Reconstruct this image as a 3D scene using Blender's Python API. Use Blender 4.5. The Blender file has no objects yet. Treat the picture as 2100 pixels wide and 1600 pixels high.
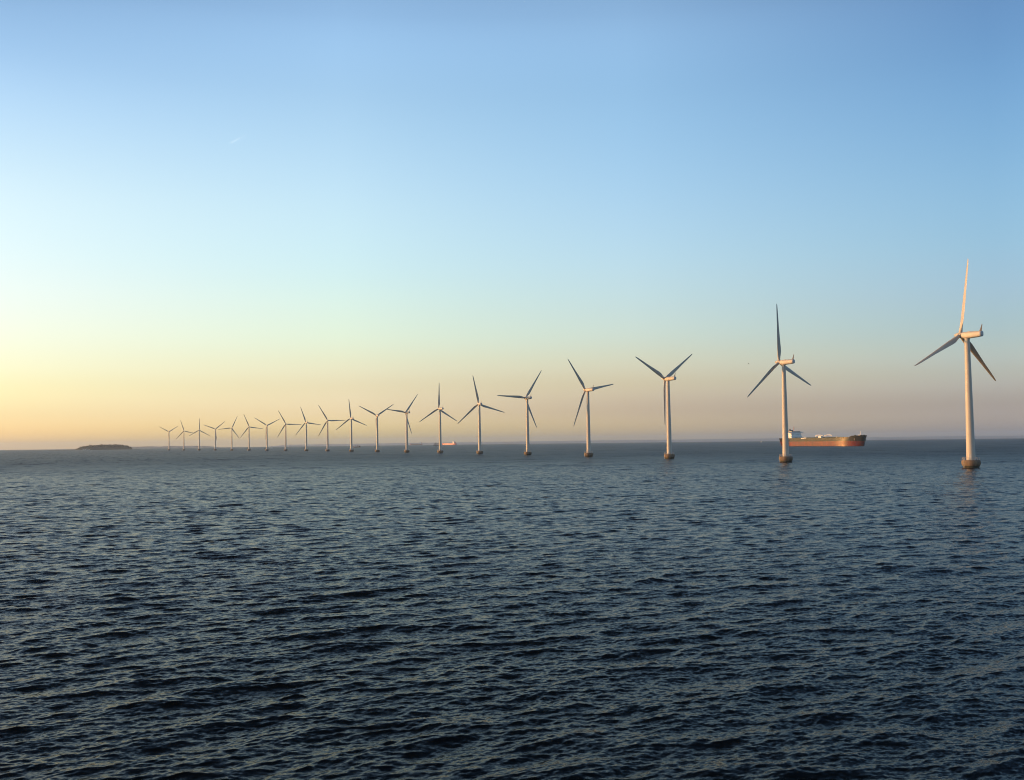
import bpy, math, random
import numpy as np
from mathutils import Vector, Matrix

random.seed(7)
rad = math.radians
sc = bpy.context.scene
col = sc.collection
EARTH = 7.4e6            # effective earth radius with refraction: the sea really curves away
EYE = 15.0               # ship's deck above the water
SUN_AZ, SUN_EL = -84.0, 6.0

# ------------------------------------------------------------------ camera
cd = bpy.data.cameras.new('camera'); cam = bpy.data.objects.new('camera', cd); col.objects.link(cam)
cd.sensor_width = 36.0; cd.lens = 36.0 * 2160 / 2100
cd.clip_start = 1.0; cd.clip_end = 80000
cam.matrix_world = (Matrix.Translation((0, 0, EYE)) @ Matrix.Rotation(math.pi/2 + math.atan(106.2/2160), 4, 'X')
                    @ Matrix.Rotation(-0.0115, 4, 'Z'))
sc.camera = cam

# ------------------------------------------------------------------ sky
w = bpy.data.worlds.new('World'); sc.world = w; w.use_nodes = True
wt = w.node_tree; wn, wl = wt.nodes, wt.links
sky = wn.new('ShaderNodeTexSky'); sky.sky_type = 'NISHITA'; sky.sun_disc = False
sky.sun_elevation = rad(SUN_EL); sky.sun_rotation = rad(SUN_AZ)
sky.air_density = 1.0; sky.dust_density = 1.5; sky.ozone_density = 1.5
tc = wn.new('ShaderNodeTexCoord')
sx = wn.new('ShaderNodeSeparateXYZ'); wl.new(tc.outputs['Generated'], sx.inputs[0])
# air colour of the evening: measured against the clear-air model, by elevation and by bearing from the sun
ELS = (.6, 1.5, 2.8, 4.1, 5.5, 7.4, 9.4, 13.2, 18.1, 22.3, 36.0, 60.0)
HIGH = [(.44, .53, .70), (.32, .35, .40)]
BEAR = (.528, .262, -.010, -.322)
AIR = [
    [(1.754, 1.742, 2.163), (1.366, 1.395, 1.819), (1.221, 1.231, 1.403), (1.206, 1.186, 1.304), (1.252, 1.184, 1.279), (1.318, 1.219, 1.299), (1.359, 1.281, 1.328), (1.377, 1.332, 1.356), (1.101, 1.196, 1.358), (0.771, 0.914, 1.119)],
    [(2.026, 2.178, 2.727), (1.673, 1.683, 2.396), (1.401, 1.308, 1.638), (1.383, 1.278, 1.400), (1.396, 1.352, 1.383), (1.435, 1.403, 1.407), (1.450, 1.446, 1.484), (1.528, 1.512, 1.556), (1.373, 1.449, 1.569), (1.210, 1.335, 1.535)],
    [(1.853, 1.925, 3.003), (1.308, 1.286, 2.174), (1.211, 1.101, 1.489), (1.264, 1.149, 1.346), (1.257, 1.212, 1.368), (1.266, 1.258, 1.405), (1.292, 1.318, 1.480), (1.278, 1.364, 1.546), (1.208, 1.363, 1.564), (1.191, 1.316, 1.520)],
    [(1.244, 1.393, 3.145), (0.891, 0.941, 1.985), (0.841, 0.856, 1.446), (0.837, 0.869, 1.253), (0.780, 0.850, 1.161), (0.787, 0.868, 1.159), (0.783, 0.921, 1.178), (0.756, 0.947, 1.200), (0.656, 0.871, 1.158), (0.586, 0.745, 1.012)],
]
hz = wn.new('ShaderNodeVectorMath'); hz.operation = 'MULTIPLY'; hz.inputs[1].default_value = (1, 1, 0)
wl.new(tc.outputs['Generated'], hz.inputs[0])
hn = wn.new('ShaderNodeVectorMath'); hn.operation = 'NORMALIZE'; wl.new(hz.outputs[0], hn.inputs[0])
hd = wn.new('ShaderNodeVectorMath'); hd.operation = 'DOT_PRODUCT'
hd.inputs[1].default_value = (math.sin(rad(SUN_AZ)), math.cos(rad(SUN_AZ)), 0)
wl.new(hn.outputs[0], hd.inputs[0])
ramps = []
for row in AIR:
    r = wn.new('ShaderNodeValToRGB'); r.color_ramp.interpolation = 'CARDINAL'
    el = r.color_ramp.elements
    while len(el) < len(ELS): el.new(0.5)
    for e, a, c in zip(el, ELS, row + HIGH):
        e.position = math.sin(rad(a)); e.color = (c[0]/4, c[1]/4, c[2]/4, 1)
    m2 = wn.new('ShaderNodeMath'); m2.operation = 'MULTIPLY'; m2.inputs[1].default_value = 1.0; m2.use_clamp = True
    wl.new(sx.outputs['Z'], m2.inputs[0]); wl.new(m2.outputs[0], r.inputs[0])
    ramps.append(r.outputs[0])
cur = ramps[3]
for k in (2, 1, 0):
    mr = wn.new('ShaderNodeMapRange'); mr.inputs[1].default_value = BEAR[k+1]; mr.inputs[2].default_value = BEAR[k]
    mr.interpolation_type = 'LINEAR'
    wl.new(hd.outputs['Value'], mr.inputs[0])
    mx = wn.new('ShaderNodeMix'); mx.data_type = 'RGBA'; mx.clamp_result = False
    wl.new(mr.outputs[0], mx.inputs[0]); wl.new(cur, mx.inputs[6]); wl.new(ramps[k], mx.inputs[7])
    cur = mx.outputs[2]
mu = wn.new('ShaderNodeMix'); mu.data_type = 'RGBA'; mu.blend_type = 'MULTIPLY'; mu.inputs[0].default_value = 1; mu.clamp_result = False
wl.new(sky.outputs[0], mu.inputs[6]); wl.new(cur, mu.inputs[7])
sk = wn.new('ShaderNodeVectorMath'); sk.operation = 'SCALE'; sk.inputs['Scale'].default_value = 4.0
wl.new(mu.outputs[2], sk.inputs[0])
wl.new(sk.outputs[0], wn['Background'].inputs[0]); wn['Background'].inputs[1].default_value = 0.15
w.cycles.sampling_method = 'MANUAL'; w.cycles.sample_map_resolution = 512

# ------------------------------------------------------------------ sun
ld = bpy.data.lights.new('sun', 'SUN'); sun = bpy.data.objects.new('sun', ld); col.objects.link(sun)
ld.energy = 2.1; ld.angle = rad(0.6); ld.color = (1.0, 0.44, 0.125)
sdir = Vector((math.sin(rad(SUN_AZ))*math.cos(rad(SUN_EL)), math.cos(rad(SUN_AZ))*math.cos(rad(SUN_EL)), math.sin(rad(SUN_EL))))
sun.rotation_euler = (-sdir).to_track_quat('-Z', 'Y').to_euler(); sun.location = sdir * 500

sc.view_settings.view_transform = 'Standard'; sc.view_settings.look = 'None'
sc.view_settings.exposure = 1.0; sc.view_settings.gamma = 1.0; sc.view_settings.use_curve_mapping = False
sc.cycles.filter_width = 1.05; sc.cycles.max_bounces = 6; sc.cycles.volume_bounces = 1
sc.cycles.use_denoising = True; sc.cycles.denoising_prefilter = 'ACCURATE'; sc.cycles.denoising_input_passes = 'RGB_ALBEDO_NORMAL'; sc.cycles.use_adaptive_sampling = False; sc.cycles.use_light_tree = True
sc.cycles.sample_clamp_direct = 10; sc.cycles.sample_clamp_indirect = 2

# ------------------------------------------------------------------ helpers
def tag(o, label=None, cat=None, group=None, kind=None):
    if label: o['label'] = label
    if cat: o['category'] = cat
    if group: o['group'] = group
    if kind: o['kind'] = kind
    return o

def empty(name, loc, label, cat, group=None, heading=None):
    o = bpy.data.objects.new(name, None); col.objects.link(o); o.location = loc
    if heading is not None: o.rotation_euler = (0, 0, rad(90 - heading))   # local +X points along the compass-style heading
    return tag(o, label, cat, group)

class MB:
    """collects shapes into ONE mesh"""
    def __init__(s): s.v, s.f, s.m = [], [], []
    def add(s, vs, fs, mi=0):
        b = len(s.v); s.v += [tuple(v) for v in vs]; s.f += [tuple(i + b for i in f) for f in fs]; s.m += [mi]*len(fs)
        return s
    def box(s, c, d, rz=0.0, taper=1.0, mi=0):
        cx, cy, cz = c; dx, dy, dz = (q/2 for q in d); vs = []
        for sz in (-1, 1):
            t = taper if sz > 0 else 1.0
            for a, b in ((-1, -1), (1, -1), (1, 1), (-1, 1)):
                x, y = a*dx*t, b*dy*t
                vs.append((cx + x*math.cos(rz) - y*math.sin(rz), cy + x*math.sin(rz) + y*math.cos(rz), cz + sz*dz))
        return s.add(vs, [(3,2,1,0), (4,5,6,7), (0,1,5,4), (1,2,6,5), (2,3,7,6), (3,0,4,7)], mi)
    def lathe(s, prof, n=32, axis='Z', org=(0, 0, 0), mi=0, cap=True):
        vs, fs = [], []
        for (r, h) in prof:
            for k in range(n):
                a = 2*math.pi*k/n; c, d = r*math.cos(a), r*math.sin(a)
                p = (c, d, h) if axis == 'Z' else (h, c, d)
                vs.append((p[0]+org[0], p[1]+org[1], p[2]+org[2]))
        for i in range(len(prof)-1):
            for k in range(n):
                k2 = (k+1) % n
                fs.append((i*n+k, i*n+k2, (i+1)*n+k2, (i+1)*n+k))
        if cap:
            fs.append(tuple(range(n-1, -1, -1))); fs.append(tuple((len(prof)-1)*n + k for k in range(n)))
        return s.add(vs, fs, mi)
    def tube(s, pts, r, n=8, mi=0, r2=None):
        pts = [Vector(p) for p in pts]; vs, fs = [], []
        for i, p in enumerate(pts):
            t = (pts[min(i+1, len(pts)-1)] - pts[max(i-1, 0)]).normalized()
            u = t.cross(Vector((0, 0, 1))); u = u.normalized() if u.length > 1e-4 else Vector((1, 0, 0)); v = t.cross(u)
            rr = r if r2 is None else r + (r2 - r)*i/(len(pts)-1)
            for k in range(n):
                a = 2*math.pi*k/n; vs.append(p + u*rr*math.cos(a) + v*rr*math.sin(a))
        for i in range(len(pts)-1):
            for k in range(n):
                fs.append((i*n+k, (i+1)*n+k, (i+1)*n+(k+1) % n, i*n+(k+1) % n))
        fs.append(tuple(range(n))); fs.append(tuple((len(pts)-1)*n + k for k in range(n-1, -1, -1)))
        return s.add(vs, fs, mi)
    def ring(s, R, z, r, n=40, m=6, mi=0):
        vs, fs = [], []
        for i in range(n):
            a = 2*math.pi*i/n
            for k in range(m):
                b = 2*math.pi*k/m; q = R + r*math.cos(b)
                vs.append((q*math.cos(a), q*math.sin(a), z + r*math.sin(b)))
        for i in range(n):
            for k in range(m):
                i2, k2 = (i+1) % n, (k+1) % m
                fs.append((i*m+k, i2*m+k, i2*m+k2, i*m+k2))
        return s.add(vs, fs, mi)
    def loft(s, secs, mi=0, closed=True, cap=True):
        n = len(secs[0]); vs = [p for q in secs for p in q]; fs = []
        for i in range(len(secs)-1):
            for k in range(n if closed else n-1):
                k2 = (k+1) % n
                fs.append((i*n+k, i*n+k2, (i+1)*n+k2, (i+1)*n+k))
        if cap and closed:
            fs.append(tuple(range(n-1, -1, -1))); fs.append(tuple((len(secs)-1)*n + k for k in range(n)))
        return s.add(vs, fs, mi)
    def mesh(s, name, mats, sharp=35):
        me = bpy.data.meshes.new(name); me.from_pydata(s.v, [], s.f)
        for m in (mats if isinstance(mats, (list, tuple)) else [mats]): me.materials.append(m)
        me.polygons.foreach_set('material_index', s.m)
        me.polygons.foreach_set('use_smooth', [True]*len(s.f))
        me.update(); me.set_sharp_from_angle(angle=rad(sharp))
        return me
    def build(s, name, mats, parent=None, sharp=35):
        o = bpy.data.objects.new(name, s.mesh(name, mats, sharp)); col.objects.link(o)
        if parent: o.parent = parent
        return o

def mat(name, c, rough=.5, var=.12, scale=.4, metal=0., streak=False, spec=.5, coat=0., dirt=None):
    m = bpy.data.materials.new(name); m.use_nodes = True; nt = m.node_tree; n, l = nt.nodes, nt.links
    b = n['Principled BSDF']; b.inputs['Roughness'].default_value = rough; b.inputs['Metallic'].default_value = metal
    b.inputs['Specular IOR Level'].default_value = spec; b.inputs['Coat Weight'].default_value = coat; b.inputs['Coat Roughness'].default_value = .12
    t = n.new('ShaderNodeTexCoord'); mp = n.new('ShaderNodeMapping'); l.new(t.outputs['Object'], mp.inputs[0])
    if streak: mp.inputs['Scale'].default_value = (1, 1, .12)
    nz = n.new('ShaderNodeTexNoise'); nz.inputs['Scale'].default_value = scale; nz.inputs['Detail'].default_value = 6; nz.inputs['Roughness'].default_value = .65
    l.new(mp.outputs[0], nz.inputs[0])
    r = n.new('ShaderNodeValToRGB'); l.new(nz.outputs[0], r.inputs[0])
    lo = dirt or tuple(q*(1-var) for q in c); hi = tuple(min(1, q*(1+var)) for q in c)
    r.color_ramp.elements[0].position = .3; r.color_ramp.elements[0].color = (*lo, 1)
    r.color_ramp.elements[1].position = .6; r.color_ramp.elements[1].color = (*hi, 1)
    l.new(r.outputs[0], b.inputs['Base Color'])
    return m

M = dict(
    paint=mat('turbine_paint', (.46, .43, .375), .5, .05, .15, streak=True),
    blade=mat('blade_gelcoat', (.42, .395, .35), .5, .04, .2),
    mast=mat('mast_dark', (.16, .15, .15), .5, .1, .6),
    grey=mat('nacelle_grey', (.45, .46, .47), .5, .08, .5),
    conc=mat('foundation_concrete', (.165, .12, .08), .85, .3, .5, streak=True, dirt=(.09, .065, .045)),
    algae=mat('waterline_algae', (.035, .035, .022), .6, .4, .9),
    rail=mat('galvanised_rail', (.4, .38, .34), .5, .1, 2., metal=.3),
    hulldark=mat('hull_dark_green', (.021, .018, .004), .19, .35, .06, streak=True),
    hullred=mat('hull_antifouling_red', (.12, .017, .005), .21, .3, .07, streak=True, dirt=(.07, .016, .007)),
    deck=mat('deck_green', (.05, .075, .045), .7, .2, .1),
    white=mat('ship_white', (.72, .72, .70), .45, .06, .3),
    glass=mat('bridge_windows', (.02, .025, .03), .15, .1, .4),
    mastred=mat('mast_red', (.45, .12, .07), .5, .1, .4),
    funnel=mat('funnel_dark', (.05, .06, .09), .5, .15, .3),
    orange=mat('hull_orange', (.50, .10, .04), .42, .15, .1),
    rust=mat('hull_brown', (.22, .09, .06), .55, .2, .1),
    navy=mat('hull_navy', (.03, .035, .04), .4, .2, .2),
    sail=mat('sailcloth', (.78, .76, .70), .8, .04, .3),
    tansail=mat('grey_sailcloth', (.36, .33, .31), .85, .1, .3),
    wood=mat('spar_wood', (.22, .14, .08), .6, .15, .6),
    soil=mat('island_grass', (.075, .068, .035), .95, .35, .05, dirt=(.05, .045, .025)),
    leaf=mat('scrub_leaves', (.05, .055, .024), .8, .45, .3),
    rock=mat('island_rock', (.19, .16, .13), .9, .3, .1),
    roofred=mat('roof_tile', (.28, .11, .07), .8, .2, .5),
    coast=mat('coast_woodland_hazed', (.15, .165, .165), .95, .2, .003),  # woodland paled and blued: part of the distance haze is in this colour
    bird=mat('bird_feathers', (.07, .065, .06), .7, .3, 3.),
    black=mat('black_trim', (.02, .02, .02), .5, .2, 1.),
)

def on_sea(x, y, z=0.0):
    return (x, y, z - (x*x + y*y)/(2*EARTH))

# ------------------------------------------------------------------ sea
def wave_tile(N, L, seed, band, head=158.0, hs=.335, peak=6.6, spread=9):
    """one periodic patch of wind sea: heights and horizontal pinch, wavelengths in band only"""
    rng = np.random.default_rng(seed)
    k1 = np.fft.fftfreq(N, L/N)*2*np.pi
    kx, ky = np.meshgrid(k1, k1)
    k = np.hypot(kx, ky); k[0, 0] = 1e9
    lam = 2*np.pi/k
    dx, dy = math.sin(rad(head)), math.cos(rad(head))
    cosd = (kx*dx + ky*dy)/k
    kp = 2*np.pi/peak
    S = np.exp(-1.25*(kp/k)**2)/k**4
    S *= 1 + 1.4*np.exp(-((np.sqrt(k/kp)-1)**2)/(2*.1**2))
    sp = np.where(cosd > 0, np.abs(cosd)**(spread*np.clip((kp/k)**.3, .3, 1)), 0) + .012
    S *= sp*np.maximum(1, k/kp)**.12
    ph = (rng.normal(size=(N, N)) + 1j*rng.normal(size=(N, N)))*np.sqrt(S)
    h = np.fft.ifft2(ph).real
    ph *= hs/4/h.std()
    out = []
    for lo, hi in band:
        q = np.where((lam >= lo) & (lam < hi), ph, 0)
        q[0, 0] = 0
        out.append(np.stack([np.fft.ifft2(q).real, np.fft.ifft2(-1j*kx/k*q).real, np.fft.ifft2(-1j*ky/k*q).real], -1).astype(np.float32))
    return out

def sample(t, L, x, y):
    N = t.shape[0]
    u, v = (x/L*N) % N, (y/L*N) % N
    i, j = np.floor(u).astype(np.int32) % N, np.floor(v).astype(np.int32) % N
    a, b = (u - np.floor(u))[..., None].astype(np.float32), (v - np.floor(v))[..., None].astype(np.float32)
    i2, j2 = (i+1) % N, (j+1) % N
    return (t[j, i]*(1-a) + t[j, i2]*a)*(1-b) + (t[j2, i]*(1-a) + t[j2, i2]*a)*b

def build_sea(mat_sea):
    rs = [2., 8., 16., 24., 31.]
    r = 36.0
    while r < 2400: rs.append(r); r += max(.105, r*.0017)
    while r < 26000: rs.append(r); r *= 1.045
    rs = np.array(rs)
    fine = np.arange(-33.0, 33.001, .056)
    coarse = np.arange(33.0, 327.0, 3.0)[1:]
    az = np.radians(np.concatenate([fine, coarse])); na = len(az); nr = len(rs)
    Rg, A = np.meshgrid(rs, az, indexing='ij')
    x, y = Rg*np.sin(A), Rg*np.cos(A)
    z = -(Rg**2)/(2*EARTH)
    dxy = np.zeros((nr, na, 3), np.float32)
    bands = [(.0, .9), (.9, 2.6), (2.6, 40)]
    fades = [(90, 260), (300, 900), (700, 2350)]
    bn = (np.abs(((A + np.pi) % (2*np.pi)) - np.pi) < rad(32.9))
    for L, seed, rot in ((118.0, 3, 0.0), (83.0, 11, .21)):
        tiles = wave_tile(1024, L, seed, bands)
        c, s = math.cos(rot), math.sin(rot)
        for t, (d0, d1) in zip(tiles, fades):
            sel = rs < d1
            X, Y = x[sel], y[sel]
            g = np.clip((d1 - Rg[sel])/(d1 - d0), 0, 1); g = g*g*(3-2*g)*bn[sel]*np.clip((Rg[sel]-31)/5, 0, 1)
            q = sample(t, L, X*c + Y*s, -X*s + Y*c)
            q2 = np.stack([q[..., 0], q[..., 1]*c - q[..., 2]*s, q[..., 1]*s + q[..., 2]*c], -1)
            dxy[sel] += q2*(g[..., None]*.7071).astype(np.float32)
    CH = -.95
    co = np.stack([x + CH*dxy[..., 1], y + CH*dxy[..., 2], z + dxy[..., 0]], -1).astype(np.float32).reshape(-1, 3)
    co = np.concatenate([co, [[0, 0, 0]]]).astype(np.float32)
    i = np.arange(nr-1)[:, None]*na; k = np.arange(na)[None, :]; k2 = (k+1) % na
    q = np.stack([i+k, i+na+k, i+na+k2, i+k2], -1).reshape(-1, 4)
    q = q[:, ::-1]   # normals up
    tri = np.stack([np.full(na, nr*na), np.arange(na), (np.arange(na)+1) % na], -1)[:, ::-1]
    loops = np.concatenate([q.ravel(), tri.ravel()]).astype(np.int32)
    me = bpy.data.meshes.new('sea')
    me.vertices.add(len(co)); me.vertices.foreach_set('co', co.ravel())
    me.loops.add(len(loops)); me.loops.foreach_set('vertex_index', loops)
    nf = len(q) + len(tri); st = np.concatenate([np.arange(len(q))*4, len(q)*4 + np.arange(len(tri))*3]).astype(np.int32)
    me.polygons.add(nf); me.polygons.foreach_set('loop_start', st)
    me.polygons.foreach_set('use_smooth', np.ones(nf, bool))
    me.materials.append(mat_sea); me.update(calc_edges=True); me.validate()
    o = bpy.data.objects.new('sea', me); col.objects.link(o)
    return tag(o, 'dark blue rippled open sea reaching to the horizon', 'sea', kind='structure')

def water_material():
    m = bpy.data.materials.new('sea_water'); m.use_nodes = True; nt = m.node_tree; n, l = nt.nodes, nt.links
    b = n['Principled BSDF']
    # mirror part of the water only: two per cent head-on, nearly all at a glancing look; extra darkening of the reflection is put into the tint
    b.inputs['Metallic'].default_value = 1.0; b.inputs['Base Color'].default_value = (.02, .02, .02, 1); b.inputs['Specular Tint'].default_value = (.70, .695, .69, 1)
    g = n.new('ShaderNodeNewGeometry')
    ln = n.new('ShaderNodeVectorMath'); ln.operation = 'LENGTH'; l.new(g.outputs['Position'], ln.inputs[0])
    def maprange(src, a, b_, c, d):
        q = n.new('ShaderNodeMapRange'); q.interpolation_type = 'SMOOTHSTEP'
        for k_, v_ in zip((1, 2, 3, 4), (a, b_, c, d)): q.inputs[k_].default_value = v_
        l.new(src, q.inputs[0]); return q.outputs[0]
    def slopes(scale, detail, stretch, seed, rough=.6, turn=22):
        mp = n.new('ShaderNodeMapping'); mp.vector_type = 'TEXTURE'; mp.inputs['Rotation'].default_value = (0, 0, rad(turn))
        mp.inputs['Scale'].default_value = (stretch, 1, 1); mp.inputs['Location'].default_value = (seed*13.7, seed*7.1, 0)
        l.new(g.outputs['Position'], mp.inputs[0])
        nz = n.new('ShaderNodeTexNoise'); nz.inputs['Scale'].default_value = scale; nz.inputs['Detail'].default_value = detail
        nz.inputs['Roughness'].default_value = rough
        l.new(mp.outputs[0], nz.inputs[0])
        s_ = n.new('ShaderNodeVectorMath'); s_.operation = 'SUBTRACT'; s_.inputs[1].default_value = (.5, .5, .5)
        l.new(nz.outputs['Color'], s_.inputs[0]); return s_.outputs[0]
    def scaled(v, f):
        s_ = n.new('ShaderNodeVectorMath'); s_.operation = 'SCALE'; l.new(v, s_.inputs[0])
        if isinstance(f, float): s_.inputs['Scale'].default_value = f
        else: l.new(f, s_.inputs['Scale'])
        return s_.outputs[0]
    def add(a, b_):
        s_ = n.new('ShaderNodeVectorMath'); s_.operation = 'ADD'; l.new(a, s_.inputs[0]); l.new(b_, s_.inputs[1]); return s_.outputs[0]
    d = ln.outputs['Value']
    rip = scaled(slopes(5.0, 4, 1.6, 1), maprange(d, 40, 260, .75, .6))
    chop = scaled(slopes(1.1, 3, 2.0, 2), maprange(d, 120, 700, .12, .6))
    swell = scaled(slopes(.28, 2, 2.2, 3), maprange(d, 900, 2200, .0, .5))
    groups = scaled(slopes(.02, 6, 1.8, 4, .8), maprange(d, 150, 900, .05, .8))     # wave groups and cat's-paws of every size
    rows = scaled(slopes(.16, 2, 14.0, 5, .6, 112), maprange(d, 350, 1300, .0, .75))        # windrows, drawn out along the wind
    tot = add(add(add(add(rip, chop), swell), groups), rows)
    gust = n.new('ShaderNodeTexNoise'); gust.inputs['Scale'].default_value = .012; gust.inputs['Detail'].default_value = 4
    l.new(g.outputs['Position'], gust.inputs[0])
    tot = scaled(tot, maprange(gust.outputs[0], .3, .7, .86, 1.14))
    fl = n.new('ShaderNodeVectorMath'); fl.operation = 'MULTIPLY'; fl.inputs[1].default_value = (1, 1, 0); l.new(tot, fl.inputs[0])
    nn = n.new('ShaderNodeVectorMath'); nn.operation = 'NORMALIZE'; l.new(add(g.outputs['Normal'], fl.outputs[0]), nn.inputs[0])
    l.new(nn.outputs[0], b.inputs['Normal'])
    # ripples too small to model widen the reflection; the farther the water, the more of them in one look
    l.new(maprange(d, 30, 1200, .12, .38), b.inputs['Roughness'])
    df = n.new('ShaderNodeBsdfDiffuse'); df.inputs[0].default_value = (.006, .010, .010, 1)
    mx = n.new('ShaderNodeMixShader'); mx.inputs[0].default_value = .23
    l.new(b.outputs[0], mx.inputs[1]); l.new(df.outputs[0], mx.inputs[2]); l.new(mx.outputs[0], n['Material Output'].inputs[0])
    return m
build_sea(water_material())

# ------------------------------------------------------------------ wind turbines
def turbine_meshes():
    d = {}
    b = MB().lathe([(3.3, -3.0), (3.5, 0.0), (3.85, 1.0)], 40, mi=1, cap=False)
    b.lathe([(3.85, 1.0), (4.15, 1.5), (4.33, 2.0), (4.35, 2.7), (4.25, 3.3), (4.1, 3.66), (3.9, 3.7)], 40, mi=0, cap=False)
    b.lathe([(3.9, 3.7), (2.0, 3.75)], 40, mi=0, cap=False)
    d['foundation'] = b.mesh('foundation', [M['conc'], M['algae']])
    r = MB()
    for k in range(16):
        a = 2*math.pi*k/16; p = (3.98*math.cos(a), 3.98*math.sin(a))
        r.tube([(*p, 3.6), (*p, 4.9)], .055, 5)
    r.ring(3.98, 4.88, .055); r.ring(3.98, 4.3, .04)
    d['railing'] = r.mesh('railing', M['rail'])
    l = MB()
    for s_ in (-.3, .3): l.tube([(4.5, s_, .1), (4.5, s_, 4.7)], .06, 5)
    for k in range(12): l.tube([(4.5, -.3, .4 + .36*k), (4.5, .3, .4 + .36*k)], .04, 5)
    d['ladder'] = l.mesh('ladder', M['rail'])
    t = MB()
    prof = [(2.12, 3.6), (2.12, 4.0), (2.06, 4.05)]
    for k in range(1, 13):
        z = 4.05 + (62.0 - 4.05)*k/12; rr = 2.06 + (1.22 - 2.06)*k/12
        prof += [(rr, z)]
    t.lathe(prof, 40)
    d['tower'] = t.mesh('tower', M['paint'])
    for nm, z, rr in (('low', 23.5, 1.80), ('high', 42.8, 1.52)): d['flange_' + nm] = MB().ring(rr - .02, z, .07, 40, 6).mesh('flange', M['paint'])
    do = MB().box((2.08, 0, 5.2), (.14, 1.0, 2.2)).box((2.12, 0, 6.4), (.3, 1.3, .12))
    d['door'] = do.mesh('door', M['grey'])
    # nacelle: x = forward (to the rotor); long rounded box, slightly deeper in front
    n_ = MB(); secs = []
    for (x, wd, ht, zc) in ((2.35, 1.05, 1.05, 0), (2.3, 1.35, 1.4, 0), (1.7, 1.55, 1.62, -.02), (-2, 1.6, 1.62, .0), (-5.2, 1.5, 1.5, .06), (-7.1, 1.36, 1.36, .10)):
        ring = []
        for k in range(24):
            a = 2*math.pi*k/24; c, s_ = math.cos(a), math.sin(a); p = .62
            ring.append((x, wd*math.copysign(abs(c)**p, c), zc + ht*math.copysign(abs(s_)**p, s_)))
        secs.append(ring)
    n_.loft(secs); n_.lathe([(1.25, -1.9), (1.32, -1.45)], 28)
    n_.box((-1.2, 0, 1.66), (1.1, .9, .14))
    d['nacelle'] = n_.mesh('nacelle', M['paint'], 50)
    rc = MB(); secs = []
    for (x, q) in ((-7.1, 1.37), (-7.7, 1.33), (-8.0, 1.15), (-8.1, .8)):
        secs.append([(x, q*math.copysign(abs(math.cos(a))**.62, math.cos(a)), .10 + q*math.copysign(abs(math.sin(a))**.62, math.sin(a))) for a in [2*math.pi*k/24 for k in range(24)]])
    rc.loft(secs); d['rear_cap'] = rc.mesh('rear_cap', M['grey'], 50)
    fn = MB(); secs = []
    for (z, x0, x1, th) in ((1.2, -6.3, -7.9, .30), (2.2, -6.85, -7.95, .26), (3.3, -7.4, -8.1, .2), (4.7, -7.95, -8.3, .1)):
        secs.append([(x0, 0, z), ((x0+x1)/2, th, z), (x1, 0, z), ((x0+x1)/2, -th, z)])
    fn.loft(secs); d['weather_mast'] = fn.mesh('weather_mast', M['mast'])
    s = MB(); s.lathe([(1.28, -.95), (1.32, -.4), (1.34, .6), (1.22, 1.2), (1.0, 1.9), (.68, 2.6), (.36, 3.1), (.1, 3.35)], 32, 'X')
    d['spinner'] = s.mesh('spinner', M['paint'], 60)
    # blade: +Z is the span, chord across the rotor plane (Y), x forward
    bl = MB(); secs = []
    st = [(.6, 1.75, 1.75, 0), (2.2, 1.75, 1.7, 0), (4.0, 2.3, 1.35, 16), (6.5, 2.8, .95, 14), (8.5, 2.95, .72, 12), (12, 2.7, .55, 9), (17, 2.3, .42, 6),
          (23, 1.75, .30, 3.5), (29, 1.45, .22, 2), (33.5, 1.15, .16, 1), (36.2, .85, .11, .3), (37.4, .5, .06, 0), (37.75, .15, .03, 0)]
    for (z, c, t_, tw) in st:
        f = min(1, max(0, (z-2.2)/4)); ring = []
        for k in range(20):
            a = 2*math.pi*k/20
            yc, xt = math.cos(a)*.5, math.sin(a)*.5
            sharp = 1 - f*.75*(1 - (yc + .5))**1.2 if False else 1
            ta = (1-f) + f*(.35 + .65*min(1, (yc+.5)*1.35))      # thin trailing edge
            y_ = yc*c - f*(.5*c - .33*c)                          # pitch axis at a third of the chord
            x_ = xt*t_*ta
            q = rad(tw + 2)
            ring.append((x_*math.cos(q) + y_*math.sin(q), -x_*math.sin(q) + y_*math.cos(q), z))
        secs.append(ring)
    bl.loft(secs); d['blade'] = bl.mesh('blade', M['blade'], 60)
    return d
TM = turbine_meshes()
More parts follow.
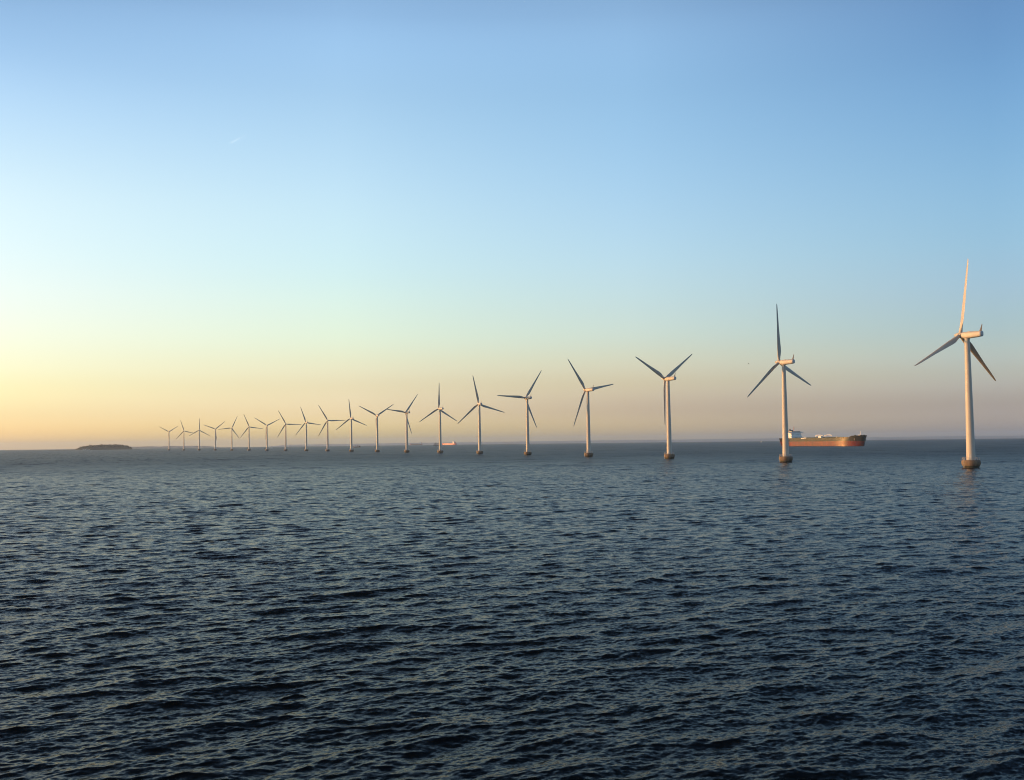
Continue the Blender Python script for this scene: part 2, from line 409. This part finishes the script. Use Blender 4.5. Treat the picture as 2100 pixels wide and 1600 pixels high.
TURB = [  # x, y, bearing the rotor faces, rotor position, label
 (220.4, 507.8, -33, 5.0, 'largest and nearest wind turbine at the right edge, glowing orange in low sun'),
 (174.6, 674.8, -38, 112.0, 'second largest wind turbine, standing in front of the red tanker stern'),
 (125.1, 842.7, -38, 55.5, 'third wind turbine from the right, two blades raised in a V, one straight down'),
 (72.9, 1011.4, -38, 80.0, 'fourth wind turbine from the right, blade raised to upper left, second nearly level right'),
 (16.9, 1180.6, -33, 33.0, 'fifth wind turbine from the right, one blade pointing level left'),
 (-42.1, 1350.2, -20, 107.0, 'sixth wind turbine from the right, stubby end-on nacelle, right of the orange ship'),
 (-104.3, 1520.0, -37, 118.5, 'seventh wind turbine from the right, blade straight up, just left of the orange ship'),
 (-169.4, 1689.6, -41, 37.0, 'eighth wind turbine from the right, its left blade tip meeting the ninth rotor'),
 (-238.4, 1859.0, -27, 57.0, 'ninth wind turbine from the right, wide V of blades, third hidden along its tower'),
 (-309.9, 2027.9, -33, 112.0, 'tenth wind turbine from the right, with the small brown boat behind its foot'),
 (-385.1, 2196.1, -14, 89.5, 'eleventh wind turbine from the right, one blade level right, left of the small brown boat'),
 (-462.2, 2363.4, -33, 98.5, 'ninth wind turbine from the left, blade raised slightly left of upright'),
 (-544.2, 2529.6, -12, 91.5, 'eighth wind turbine from the left, standing right of the small white sail'),
 (-627.6, 2694.5, -24, 62.5, 'seventh wind turbine from the left, wide V of blades, left of the small sailboat'),
 (-714.4, 2857.9, -14, 98.0, 'sixth wind turbine from the left, blade pointing to upper left'),
 (-804.0, 3019.5, -21, 24.0, 'fifth wind turbine from the left, blade level left and one to upper right'),
 (-896.0, 3179.3, -27, 50.5, 'fourth wind turbine from the left, V of blades and one just right of its tower'),
 (-991.5, 3336.8, -14, 119.5, 'third wind turbine from the left, one blade straight up'),
 (-1088.7, 3492.1, -14, 102.5, 'second wind turbine from the left, blade leaning slightly left of upright'),
 (-1187.8, 3644.8, -33, 57.5, 'leftmost and farthest wind turbine, nearest the island, blades in a symmetric V'),
]
def part(name, me, parent, mx=None):
    o = bpy.data.objects.new(name, me); col.objects.link(o); o.parent = parent
    if mx is not None: o.matrix_local = mx
    return o
TILT = rad(5)
for (x, y, yaw, th, label) in TURB:
    t = empty('wind_turbine', on_sea(x, y), label, 'wind turbine', 'wind turbines in a long curved row')
    fo = part('foundation', TM['foundation'], t)
    part('railing', TM['railing'], fo)
    part('ladder', TM['ladder'], fo, Matrix.Rotation(rad(200), 4, 'Z'))
    to = part('tower', TM['tower'], t)
    part('flange', TM['flange_low'], to); part('flange', TM['flange_high'], to)
    part('door', TM['door'], to, Matrix.Rotation(rad(-120), 4, 'Z'))
    face = Matrix.Translation((0, 0, 64.0)) @ Matrix.Rotation(rad(90 - yaw), 4, 'Z')
    na_ = part('nacelle', TM['nacelle'], t, face)
    part('rear_cap', TM['rear_cap'], na_); part('weather_mast', TM['weather_mast'], na_)
    rot = face @ Matrix.Rotation(-TILT, 4, 'Y') @ Matrix.Translation((3.6, 0, 0))
    sp = part('spinner', TM['spinner'], t, rot)
    for k in range(3):
        # positive angle = clockwise seen by someone standing in front of... the rotor's right-hand side (+u)
        part('blade', TM['blade'], t, rot @ Matrix.Rotation(rad(th + 120*k), 4, 'X') @ Matrix.Rotation(rad(-107 if x > 200 else 0), 4, 'Z'))   # the nearest rotor stands feathered

# ------------------------------------------------------------------ ships
def hull_sections(L, B, fb, fore=3.0, rake=8.0, stern=.78, nl=44, zs=None, bow=.17, bilge=-1.5):
    """stations from stern to bow; returns function giving the starboard+port outline at height z"""
    def hb(u, z):                     # u 0 stern .. 1 bow, half breadth
        k = max(0., z)/fb
        if u < .2:
            a = (.2-u)/.2; return B/2*(1 - (1-stern)*a**2.2 - .25*(1-k)*a**2)
        if u > 1-bow:
            a = (u-(1-bow))/bow
            p = 2.05 + .1*k; q = .55 + .04*(1-k)
            return max(.12, B/2*max(0., 1 - a**p)**q)
        return B/2
    def X(u, z):
        k = max(0., z)/fb; a = max(0., (u-(1-bow))/bow)
        b = max(0., (.12-u)/.12)
        return -L/2 + L*u + rake*a*a*k - b*(1.5*k)
    def sheer(u):
        return fore*min(1, max(0, (u-.90)/.02))*1.0 + 1.2*max(0, (u-.6)/.4)**2
    us = [i/(nl) for i in range(int(nl*.8))]; u0 = us[-1]
    us += [u0 + (1-u0)*(j+1)/26 for j in range(26)]
    us = sorted(set(us + [.899, .921]))
    return us, hb, X, sheer

def add_hull(parent, L, B, fb, split, m_up, m_low, m_deck, **kw):
    us, hb, X, sheer = hull_sections(L, B, fb, **kw)
    def band(z0, z1, n, top=False):
        mb = MB()
        for side in (1, -1):
            vs, fs = [], []
            for u in us:
                for j in range(n+1):
                    zt = z1 + (sheer(u) if top else 0); z = z0 + (zt - z0)*j/n
                    vs.append((X(u, z), -side*hb(u, z), z))
            for i in range(len(us)-1):
                for j in range(n):
                    q = (i*(n+1)+j, (i+1)*(n+1)+j, (i+1)*(n+1)+j+1, i*(n+1)+j+1)
                    fs.append(q if side > 0 else q[::-1])
            mb.add(vs, fs)
        # transom and stem closers
        for u, fl in ((us[0], 0), (us[-1], 1)):
            vs, fs = [], []
            for j in range(n+1):
                zt = z1 + (sheer(u) if top else 0); z = z0 + (zt-z0)*j/n
                vs += [(X(u, z), -hb(u, z), z), (X(u, z), hb(u, z), z)]
            for j in range(n):
                q = (2*j, 2*j+2, 2*j+3, 2*j+1); fs.append(q if not fl else q[::-1])
            mb.add(vs, fs)
        return mb
    up = band(split, fb, 6, True)
    h = up.build('hull', m_up, parent, 28)
    band(-3.0, split, 4).build('lower_hull', m_low, parent, 28)
    dk = MB(); vs, fs = [], []
    for u in us:
        z = fb + sheer(u) - .9
        vs += [(X(u, z), -hb(u, z)+.15, z), (X(u, z), hb(u, z)-.15, z)]
    for i in range(len(us)-1): fs.append((2*i, 2*i+2, 2*i+3, 2*i+1))
    dk.add(vs, fs); dk.build('deck', m_deck, parent)
    return h, hb, X, sheer

def crane(parent, x, y, z, L=21.0):
    b = MB()
    b.tube([(x-L*.42, y, z-1), (x-L*.42, y, z+3.4)], .75, 10)
    pts = [(x-L*.5, y, z+2.9), (x-L*.44, y, z+4.2), (x-L*.3, y, z+5.0), (x-L*.05, y, z+5.4), (x+L*.2, y, z+5.3), (x+L*.42, y, z+4.7), (x+L*.5, y, z+3.9)]
    b.tube(pts, .75, 8)
    b.tube([(x+L*.40, y, z-1), (x+L*.40, y, z+4.3)], .35, 8)
    b.box((x-L*.42, y, z+3.6), (2.6, 2.4, 2.0))
    return b.build('deck_crane', M['white'], parent)

def tanker():
    t = empty('tanker_ship', on_sea(611.5, 2081.0), 'large tanker with dark green topsides and red lower hull, behind the second largest turbine', 'ship', heading=156.5)
    L, B, fb = 228.0, 41.0, 16.2
    add_hull(t, L, B, fb, 9.2, M['hulldark'], M['hullred'], M['deck'], fore=2.6, rake=6, bow=.27)
    s = MB()
    s.box((-87.00, 0, fb + 2.0), (17, 26, 6)); s.box((-87.50, 0, fb + 6.6), (15, 24, 3.4)); s.box((-87.80, 0, fb + 9.9), (14, 23.5, 3.4))
    so = s.build('superstructure', M['white'], t)
    br = MB().box((-84.50, 0, fb + 12.4), (8.5, 22, 2.6)).box((-84.00, 0, fb + 11.35), (6.0, 37, 1.3)).box((-84.50, 0, fb + 13.85), (9.5, 23, .35))
    for s_ in (-1, 1): br.box((-84.00, s_*18.2, fb + 12.1), (4.5, 1.2, 1.4))
    bo = br.build('bridge', M['white'], t)
    g = MB().box((-80.20, 0, fb + 12.7), (.16, 20.5, 1.1))
    for s_ in (-1, 1): g.box((-84.50, s_*11.03, fb + 12.7), (7.5, .12, 1.1))
    g.build('window_band', M['glass'], bo)
    p = MB()
    for lv, hw in ((fb + 7.0, 12.0), (fb + 10.2, 11.5), (fb + 3.4, 13.0)):
        for k in range(9):
            p.box((-78.90 if lv < fb+5 else (-79.95 if lv < fb+9 else -80.75), -hw + 2*hw*k/8, lv), (.4, .9, .9))
    p.build('porthole', M['glass'], so)
    f = MB().box((-99.00, 0, fb + 8), (9, 11, 17), taper=.82)
    f.tube([(-99.00, -1.6, fb + 16), (-99.60, -1.6, fb + 19)], .7, 8); f.tube([(-99.00, 1.6, fb + 16), (-99.60, 1.6, fb + 19)], .7, 8)
    f.build('funnel', M['funnel'], t)
    m = MB().tube([(-87.00, 0, fb + 13.8), (-87.00, 0, fb + 24)], .55, 8, r2=.25).box((-87.00, 0, fb + 18.5), (.5, 6, .4)).box((-86.40, 0, fb + 20.8), (.5, 3.6, .5))
    m.build('radar_mast', M['mastred'], t)
    crane(t, -7.0, -2.0, fb); crane(t, 20.0, -2.0, fb)
    MB().box((5.5, -9, fb + 1.0), (8, 5, 3.8)).box((5.5, -9, fb + 3.0), (8.6, 5.6, .3)).build('deck_house', M['white'], t)
    pi = MB()
    for yy in (-3.0, -1.2, .6, 2.4, 4.2): pi.tube([(-84, yy, fb + .8), (95, yy, fb + .8)], .35, 6)
    for xx in (-70, -48, -27, -5, 5, 30, 47, 66, 84): pi.box((xx, 0, fb + .4), (1.0, 24, .6))
    pi.build('cargo_pipes', M['deck'], t)
    for xx, yy, hh in ((50, -8, 3.2), (90, -7, 3.4), (34, 9, 2.6), (66, 9, 2.6)):
        MB().tube([(xx, yy, fb-1), (xx, yy, fb + hh)], .55, 8).tube([(xx, yy, fb + hh - .5), (xx, yy, fb + hh)], .95, 8).build('vent_mast', M['white'], t)
    fm = MB().tube([(108, 0, fb + 2), (108, 0, fb + 11.5)], .75, 8, r2=.4).box((108, 0, fb + 9.6), (.5, 3.4, .4)).box((107, 0, fb + 3.6), (4.5, 5.5, 2.2))
    fm.build('foremast', M['white'], t)
    w_ = MB()
    for xx, yy in ((100, -6), (100, 6), (113, -3.5), (113, 3.5)): w_.lathe([(1.1, -1.6), (1.1, 1.6)], 12, 'X', (xx, yy, fb + 3.6)); w_.box((xx, yy, fb + 2.6), (3.8, 2.6, 1.6))
    w_.build('winch', M['deck'], t)
    a = MB(); a.loft([[(-38.5, -21.6, 14.6), (-38.5, -20.6, 14.6), (-38.5, -20.6, 15.9), (-38.5, -21.6, 15.9)], [(-22.5, -21.6, 15.6), (-22.5, -20.6, 15.6), (-22.5, -20.6, 16.9), (-22.5, -21.6, 16.9)]])
    a.build('boarding_ladder', M['white'], t)
    an = MB().box((104.5, -12.3, 12.6), (2.6, .8, 3.4)); an.build('anchor', M['black'], t)
    return t
tanker()

def freighter(name, loc, label, L, B, fb, hd, m_up, m_low, house_h, house_x=-.36, cranes=0, hatch=True):
    t = empty(name, loc, label, 'ship', heading=hd)
    add_hull(t, L, B, fb, fb*.35, m_up, m_low, M['deck'], fore=2.5, rake=5)
    hx = L*house_x
    s = MB(); s.box((hx, 0, fb + house_h*.28), (L*.11, B*.86, house_h*.62)); s.box((hx+1, 0, fb + house_h*.72), (L*.085, B*.8, house_h*.28)); s.box((hx+1.5, 0, fb + house_h*.93), (L*.06, B*.98, house_h*.16))
    so = s.build('superstructure', M['white'], t)
    MB().box((hx+1.5+L*.0305, 0, fb + house_h*.95), (.2, B*.8, house_h*.08)).build('window_band', M['glass'], so)
    MB().box((hx - L*.085, 0, fb + house_h*.45), (L*.04, B*.3, house_h*.95), taper=.85).build('funnel', M['mastred'], t)
    MB().tube([(hx, 0, fb + house_h), (hx, 0, fb + house_h*1.55)], .5, 8, r2=.3).box((hx, 0, fb + house_h*1.3), (.6, 5, .5)).build('radar_mast', M['white'], t)
    MB().tube([(L*.43, 0, fb), (L*.43, 0, fb + house_h*.75)], .5, 8, r2=.3).build('foremast', M['white'], t)
    if hatch:
        for k in range(4):
            MB().box((-L*.2 + L*.155*k, 0, fb + .6), (L*.125, B*.7, 2.2)).build('hatch_cover', m_up, t)
    return t
freighter('cargo_ship', on_sea(-540.0, 8984.2), 'bright orange cargo ship with bridge, just right of the seventh turbine from the right', 168, 22, 12, -46, M['orange'], M['orange'], 17)
freighter('cargo_ship', on_sea(-1135.4, 12448.3), 'faint hazy brown cargo ship on the horizon between seventh and eighth turbines from the right', 140, 21, 15, -95, M['rust'], M['rust'], 19)

def sails(mb, pts, bulge=.5):
    """a curved triangular or four-cornered sail with thickness"""
    n = 6; P = [Vector(p) for p in pts]
    if len(P) == 3: P = [P[0], P[1], P[2], P[2]]
    for off in (0, .04):
        vs, fs = [], []
        for i in range(n+1):
            for j in range(n+1):
                a, b = i/n, j/n
                p = (P[0]*(1-a) + P[1]*a)*(1-b) + (P[3]*(1-a) + P[2]*a)*b
                vs.append((p.x, p.y + off + bulge*math.sin(math.pi*a)*math.sin(math.pi*min(1, b*.9+.05)), p.z))
        for i in range(n):
            for j in range(n):
                q = (i*(n+1)+j, (i+1)*(n+1)+j, (i+1)*(n+1)+j+1, i*(n+1)+j+1); fs.append(q if not off else q[::-1])
        mb.add(vs, fs)
    return mb

def boat_hull(t, L, B, fb, m_, name='hull'):
    secs = []
    for k in range(15):
        u = k/14; hb_ = B/2*(.62 + .38*math.sin(math.pi*min(1, u*1.25)) if u < .5 else (1 - ((u-.5)/.5)**2.1)**.8) if True else 0
        hb_ = max(.04, hb_); sh = fb*(1 + .25*u*u); x = -L/2 + L*u
        secs.append([(x, -hb_, sh), (x, -hb_*.85, sh*.4), (x, -hb_*.4, -.35), (x, hb_*.4, -.35), (x, hb_*.85, sh*.4), (x, hb_, sh)])
    return MB().loft(secs).build(name, m_, t)

def sailboat(loc, label, hd, L, H_):
    t = empty('sailboat', loc, label, 'sailboat', 'small white sailboats', heading=hd)
    boat_hull(t, L, L*.3, 1.0, M['white'])
    MB().box((-.2, 0, 1.2), (L*.35, L*.17, .6), taper=.8).build('cabin', M['white'], t)
    MB().tube([(L*.08, 0, .8), (L*.08, 0, H_)], .09, 6).tube([(L*.08, 0, 1.9), (-L*.4, .1, 1.9)], .07, 6).build('mast', M['rail'], t)
    sails(MB(), [(L*.07, 0, 2.0), (-L*.39, 0, 2.0), (L*.06, 0, H_-.2)], .45).build('mainsail', M['sail'], t)
    sails(MB(), [(L*.46, 0, 1.3), (L*.10, 0, 1.8), (L*.085, 0, H_*.86)], .4).build('jib', M['sail'], t)
sailboat(on_sea(-1046.3, 4582.1), 'small white sailboat between the seventh and eighth turbines from the left', -120, 8.0, 11.5)
sailboat(on_sea(1284.6, 5450.7), 'small white sailboat on the horizon left of the tanker', -70, 7.0, 9.5)

def ketch():
    t = empty('sailing_ship', on_sea(-433.8, 5984.3), 'dark hulled two-masted sailing ship half hidden behind the seventh turbine from the right', 'sailing ship', heading=-92)
    boat_hull(t, 34, 7, 2.4, M['navy'])
    MB().box((-8, 0, 2.8), (7, 4, 1.8), taper=.9).build('cabin', M['wood'], t)
    for mx_, h_ in ((5.5, 22), (-7, 20)):
        MB().tube([(mx_, 0, 1.5), (mx_, 0, h_)], .25, 6, r2=.12).tube([(mx_, 0, 4.2), (mx_-9.5, .3, 4.2)], .15, 6).build('mast', M['wood'], t)
        sails(MB(), [(mx_-.2, 0, 4.6), (mx_-9, 0, 4.6), (mx_-6, 0, h_-3), (mx_-.2, 0, h_-6)], .7).build('gaff_sail', M['tansail'], t)
    sails(MB(), [(16.5, 0, 3.2), (7, 0, 4.5), (5.9, 0, 18)], .6).build('jib', M['tansail'], t)
    MB().tube([(15, 0, 2.6), (21, 0, 3.8)], .2, 6, r2=.1).build('bowsprit', M['wood'], t)
ketch()

def ferry():
    t = empty('motor_boat', on_sea(-671.8, 4550.7), 'small brown and cream motor vessel beside the tenth turbine from the right', 'boat', heading=-85)
    boat_hull(t, 32, 7.5, 2.8, M['rust'])
    s = MB().box((2, 0, 4.4), (18, 5.6, 3.2)).box((4, 0, 7.0), (10, 4.8, 2.2), taper=.92)
    so = s.build('cabin', M['white'], t)
    g = MB()
    for s_ in (-1, 1): g.box((2, s_*2.83, 4.7), (15, .1, 1.0)); g.box((4, s_*2.38, 7.1), (8, .16, .9))
    g.build('window_band', M['glass'], so)
    MB().box((-11.5, 0, 4.8), (6.5, 6.0, 4.6), taper=.9).build('aft_house', M['navy'], t)
    MB().tube([(3, 0, 8), (3, 0, 13)], .22, 6).build('mast', M['white'], t)
    MB().box((-3.5, 0, 7.6), (2.4, 2.2, 3.4), taper=.85).build('funnel', M['mastred'], t)
ferry()

# ------------------------------------------------------------------ island and far coasts
def ridge(name, az0, az1, r0, depth, hfun, m_, label, n=160, nd=12, lift=0.0):
    """a strip of real land: rows of ground from the near shore over the crest to the back"""
    vs, fs = [], []
    for i in range(n+1):
        a = rad(az0 + (az1-az0)*i/n)
        for j in range(nd+1):
            q = j/nd; r_ = r0 + depth*q
            prof = math.sin(math.pi*min(1, .02 + .96*q))**.7
            x, y = r_*math.sin(a), r_*math.cos(a)
            vs.append(on_sea(x, y, -1.5 + hfun(i/n, q)*prof + lift))
    for i in range(n):
        for j in range(nd):
            fs.append((i*(nd+1)+j, (i+1)*(nd+1)+j, (i+1)*(nd+1)+j+1, i*(nd+1)+j+1))
    o = MB().add(vs, fs).build(name, m_, None, 180)
    return tag(o, label, 'coast', kind='structure')

rng = np.random.default_rng(5)
def noise1(n_oct, seed):
    r_ = np.random.default_rng(seed); A = [(f, r_.normal()/(f**.8), r_.uniform(0, 6.28)) for f in (2, 3, 5, 8, 13, 21, 34, 55, 89, 144)[:n_oct]]
    return lambda u: sum(a*math.sin(2*math.pi*f*u + p) for f, a, p in A)
n1, n2, n3 = noise1(10, 1), noise1(10, 2), noise1(8, 3)
ridge('far_coast', -13.4, 31.0, 22800, 1300,
      lambda u, q: max(0.5, (44 + 18*min(1, u*2.6)**.8 + 2.6*n1(u))*min(1, u/.03)), M['coast'], 'low hazy coast along the horizon behind the turbines', n=420)
ridge('far_coast', -20.6, -15.4, 11500, 700,
      lambda u, q: max(.5, (21 + 3.0*n2(u))*min(1, u/.12, (1-u)/.18)), M['coast'], 'faint wooded coast strip behind the leftmost turbines', n=160)

def island():
    cx, cy = -2155.0, 5600.0
    ang = math.atan2(cx, cy); ux, uy = math.cos(ang), -math.sin(ang)      # along the shore as we see it
    wx, wy = math.sin(ang), math.cos(ang)
    n, nd = 120, 22; vs, fs = [], []
    def top(s):                                                           # crest outline, s in metres from the west end
        xs = [-175, -162, -150, -122, -98, -62, -20, 30, 62, 84, 102, 113, 130, 158]
        hs = [.3, 1.2, 3.5, 12, 16.5, 20, 22, 22, 21.5, 18.5, 15.5, 9, 2.2, .3]
        return float(np.interp(s, xs, hs))
    for i in range(n+1):
        s = -178 + 346*i/n
        wdt = 95*math.sqrt(max(.03, 1 - ((s+5)/176)**2))
        for j in range(nd+1):
            q = j/nd; t_ = (q-.5)*2*wdt
            p = max(0, 1 - abs(2*q-1)**2.6)
            z = -1.0 + (top(s) + 1.0 + 1.1*n3(s/300+q))*p if 0 < j < nd else -2.0
            x, y = cx + ux*s + wx*t_, cy + uy*s + wy*t_
            vs.append(on_sea(x, y, z))
    for i in range(n):
        for j in range(nd): fs.append((i*(nd+1)+j, (i+1)*(nd+1)+j, (i+1)*(nd+1)+j+1, i*(nd+1)+j+1))
    o = MB().add(vs, fs).build('island', M['soil'], None, 180)
    tag(o, 'low scrub covered island on the left horizon', 'island', kind='structure')
    # scrub: leaf-sized to branch-sized clumps all over the top, read as one mass
    r_ = np.random.default_rng(9); b = MB()
    for k in range(1500):
        s = r_.uniform(-150, 142); t_ = r_.uniform(-70, 70)
        q = .5 + t_/190; h = top(s)*max(0, 1-abs(2*q-1)**2.6)
        if h < 3 or r_.random() > h/15: continue
        x, y = cx + ux*s + wx*t_, cy + uy*s + wy*t_
        sz = r_.uniform(1.2, 3.0)*(1.0 + .8*(r_.random() < .06))
        for c in range(7):
            ox, oy, oz = r_.normal(size=3)*sz*.45; ca = r_.normal(size=(3, 3)); ca /= np.linalg.norm(ca, axis=1)[:, None]
            p0 = np.array(on_sea(x+ox, y+oy, h + sz*.5 + abs(oz)*.9))
            e = sz*.75
            b.add([p0 + ca[0]*e, p0 + ca[1]*e, p0 - ca[0]*e, p0 - ca[1]*e], [(0, 1, 2, 3)])
    for s, hh in ((-84, 9.5), (-78, 7.5), (-72, 5.0), (-126, 5.0), (-104, 4.0), (-44, 4.5), (-6, 4.0), (16, 5.0), (40, 7.5), (48, 7.5), (58, 5.0), (74, 6.0)):           # the few taller bushes on the skyline
        for c in range(60):
            ox, oy, oz = r_.normal(size=3)*(3.0, 3.0, hh*.4); ca = r_.normal(size=(2, 3)); ca /= np.linalg.norm(ca, axis=1)[:, None]
            p0 = np.array(on_sea(cx + ux*s + ox, cy + uy*s + oy, top(s) + hh*.5 + oz*.6))
            b.add([p0 + ca[0]*1.5, p0 + ca[1]*1.5, p0 - ca[0]*1.5, p0 - ca[1]*1.5], [(0, 1, 2, 3)])
    so = b.build('scrub', M['leaf'], None, 10); tag(so, 'dark scrub growing all over the island', 'scrub', kind='stuff')
    for s, ln_, lab in ((-108, 16, 'long white shed at the waterline of the island'), (-88, 9, 'small white hut right of the shed on the island shore')):
        h = empty('waterfront_shed', on_sea(cx + ux*s - wx*97, cy + uy*s - wy*97, .3), lab, 'shed', 'white sheds on the island shore')
        h.rotation_euler = (0, 0, -ang)
        MB().box((0, 0, 1.9), (ln_, 6, 4.6)).build('wall', M['white'], h)
        MB().loft([[(-ln_/2-.4, -3.5, 4.1), (-ln_/2-.4, 0, 6.2), (-ln_/2-.4, 3.5, 4.1)], [(ln_/2+.4, -3.5, 4.1), (ln_/2+.4, 0, 6.2), (ln_/2+.4, 3.5, 4.1)]]).build('roof', M['roofred'], h)
        MB().box((0, -3.05, 1.6), (2.2, .2, 3.0)).build('door', M['navy'], h)
    # breakwater of piled stones to the west
    bw = MB()
    for k in range(170):
        s = -178 - 105*k/170 + r_.normal()*.8; t_ = -30 + r_.normal()*2.5
        bw.box(on_sea(cx + ux*s + wx*t_, cy + uy*s + wy*t_, .4 + r_.random()*1.2), tuple(r_.uniform(1.2, 2.8, 3)), r_.uniform(0, 3), .75)
    tag(bw.build('breakwater', M['rock'], None, 20), 'low stone breakwater reaching left from the island', 'breakwater')
island()

# ------------------------------------------------------------------ birds and the contrail
def bird(loc, label, hd, span, lift):
    b = MB(); secs = []
    for (x, r_) in ((-.30, .02), (-.22, .045), (-.05, .085), (.12, .08), (.22, .05), (.30, .045), (.36, .02), (.42, .006)):
        secs.append([(x, r_*math.cos(q), r_*.9*math.sin(q) + (.02 if x > .2 else 0)) for q in [2*math.pi*k/10 for k in range(10)]])
    b.loft(secs)
    for s in (-1, 1):
        ws = []
        for (y, x0, x1, z) in ((.04, .14, -.08, .03), (span*.2, .19, -.04, lift*.7), (span*.34, .12, -.08, lift), (span*.5, -.06, -.13, lift*.75)):
            ws.append([(x0, s*y, z), ((x0+x1)/2, s*y, z+.02), (x1, s*y, z), ((x0+x1)/2, s*y, z-.008)])
        b.loft(ws)
    b.loft([[(-.28, -.03, .0), (-.28, .03, .0), (-.28, .03, .015), (-.28, -.03, .015)], [(-.46, -.08, .0), (-.46, .08, .0), (-.46, .08, .01), (-.46, -.08, .01)]])
    o = b.build('bird', M['bird']); o.location = loc; o.rotation_euler = (rad(12), 0, rad(90-hd))
    o.scale = (1.35, 1.35, 1.35)
    return tag(o, label, 'bird', 'distant birds in flight')
bird((175.59, 778.5, 70.6), 'tiny dark bird flying left of the second largest turbine tower', -60, 1.5, .28)
bird((-617.96, 2935.66, 10.98), 'tiny dark bird low over the horizon left of the ninth turbine from the left', 80, 1.6, .2)

def contrail():
    a, b = Vector((-8480., 31620., 9180.)), Vector((-8150., 32600., 9790.))
    pts = [a.lerp(b, k/24) for k in range(25)]
    mb = MB()
    rr = [1.5 + 11*math.sin(math.pi*min(1, (k/24)**.6))*(1 - .55*k/24) for k in range(25)]
    t = (b-a).normalized(); u = t.cross(Vector((0, 0, 1))).normalized(); v = t.cross(u); r_ = np.random.default_rng(2)
    secs = []
    for k, p in enumerate(pts):
        q = rr[k]
        secs.append([tuple(p + u*q*math.cos(x)*(1+.2*r_.normal()) + v*q*math.sin(x)*(1+.2*r_.normal())) for x in [2*math.pi*i/12 for i in range(12)]])
    mb.loft(secs)
    m = bpy.data.materials.new('ice_cloud'); m.use_nodes = True; nt = m.node_tree; n, l = nt.nodes, nt.links
    n.remove(n['Principled BSDF'])
    d = n.new('ShaderNodeBsdfTranslucent'); d.inputs[0].default_value = (.62, .84, 1.0, 1)
    d2 = n.new('ShaderNodeBsdfDiffuse'); d2.inputs[0].default_value = (.62, .84, 1.0, 1)
    ad = n.new('ShaderNodeMixShader'); l.new(d.outputs[0], ad.inputs[1]); l.new(d2.outputs[0], ad.inputs[2])
    tr = n.new('ShaderNodeBsdfTransparent'); mx = n.new('ShaderNodeMixShader'); off = n.new('ShaderNodeBsdfTransparent'); off.inputs[0].default_value = (0, 0, 0, 1)
    sm = n.new('ShaderNodeAddShader')
    tcn = n.new('ShaderNodeTexCoord'); sp = n.new('ShaderNodeSeparateXYZ'); l.new(tcn.outputs['Generated'], sp.inputs[0])
    mr = n.new('ShaderNodeMapRange'); l.new(sp.outputs['Y'], mr.inputs[0]); mr.inputs[3].default_value = .22; mr.inputs[4].default_value = .02
    l.new(mr.outputs[0], mx.inputs[0]); l.new(off.outputs[0], mx.inputs[1]); l.new(ad.outputs[0], mx.inputs[2])
    l.new(mx.outputs[0], sm.inputs[0]); l.new(tr.outputs[0], sm.inputs[1]); l.new(sm.outputs[0], n['Material Output'].inputs[0])
    o = mb.build('contrail', m, None, 180)
    return tag(o, 'short thin white contrail high in the sky at upper left', 'contrail')
contrail()

# ------------------------------------------------------------------ haze
def haze():
    X, Y0, Y1 = 26500., -26500., 26500.
    zlow = -(26000**2)/(2*EARTH) - 3.0
    b = MB().box((0, 0, (zlow + 125)/2), (2*X, Y1-Y0, 125 - zlow))
    m = bpy.data.materials.new('evening_haze'); m.use_nodes = True; nt = m.node_tree; n, l = nt.nodes, nt.links
    n.remove(n['Principled BSDF'])
    v = n.new('ShaderNodeVolumePrincipled')
    v.inputs['Color'].default_value = (.62, .81, 1.0, 1); v.inputs['Density'].default_value = 4.2e-5; v.inputs['Anisotropy'].default_value = .35
    v.inputs['Density Attribute'].default_value = ''; v.inputs['Temperature Attribute'].default_value = ''
    m.cycles.homogeneous_volume = True; m.cycles.volume_sampling = 'MULTIPLE_IMPORTANCE'
    l.new(v.outputs[0], n['Material Output'].inputs['Volume'])
    o = b.build('haze', m); tag(o, 'thin evening haze over the water', 'haze', kind='stuff')
haze()
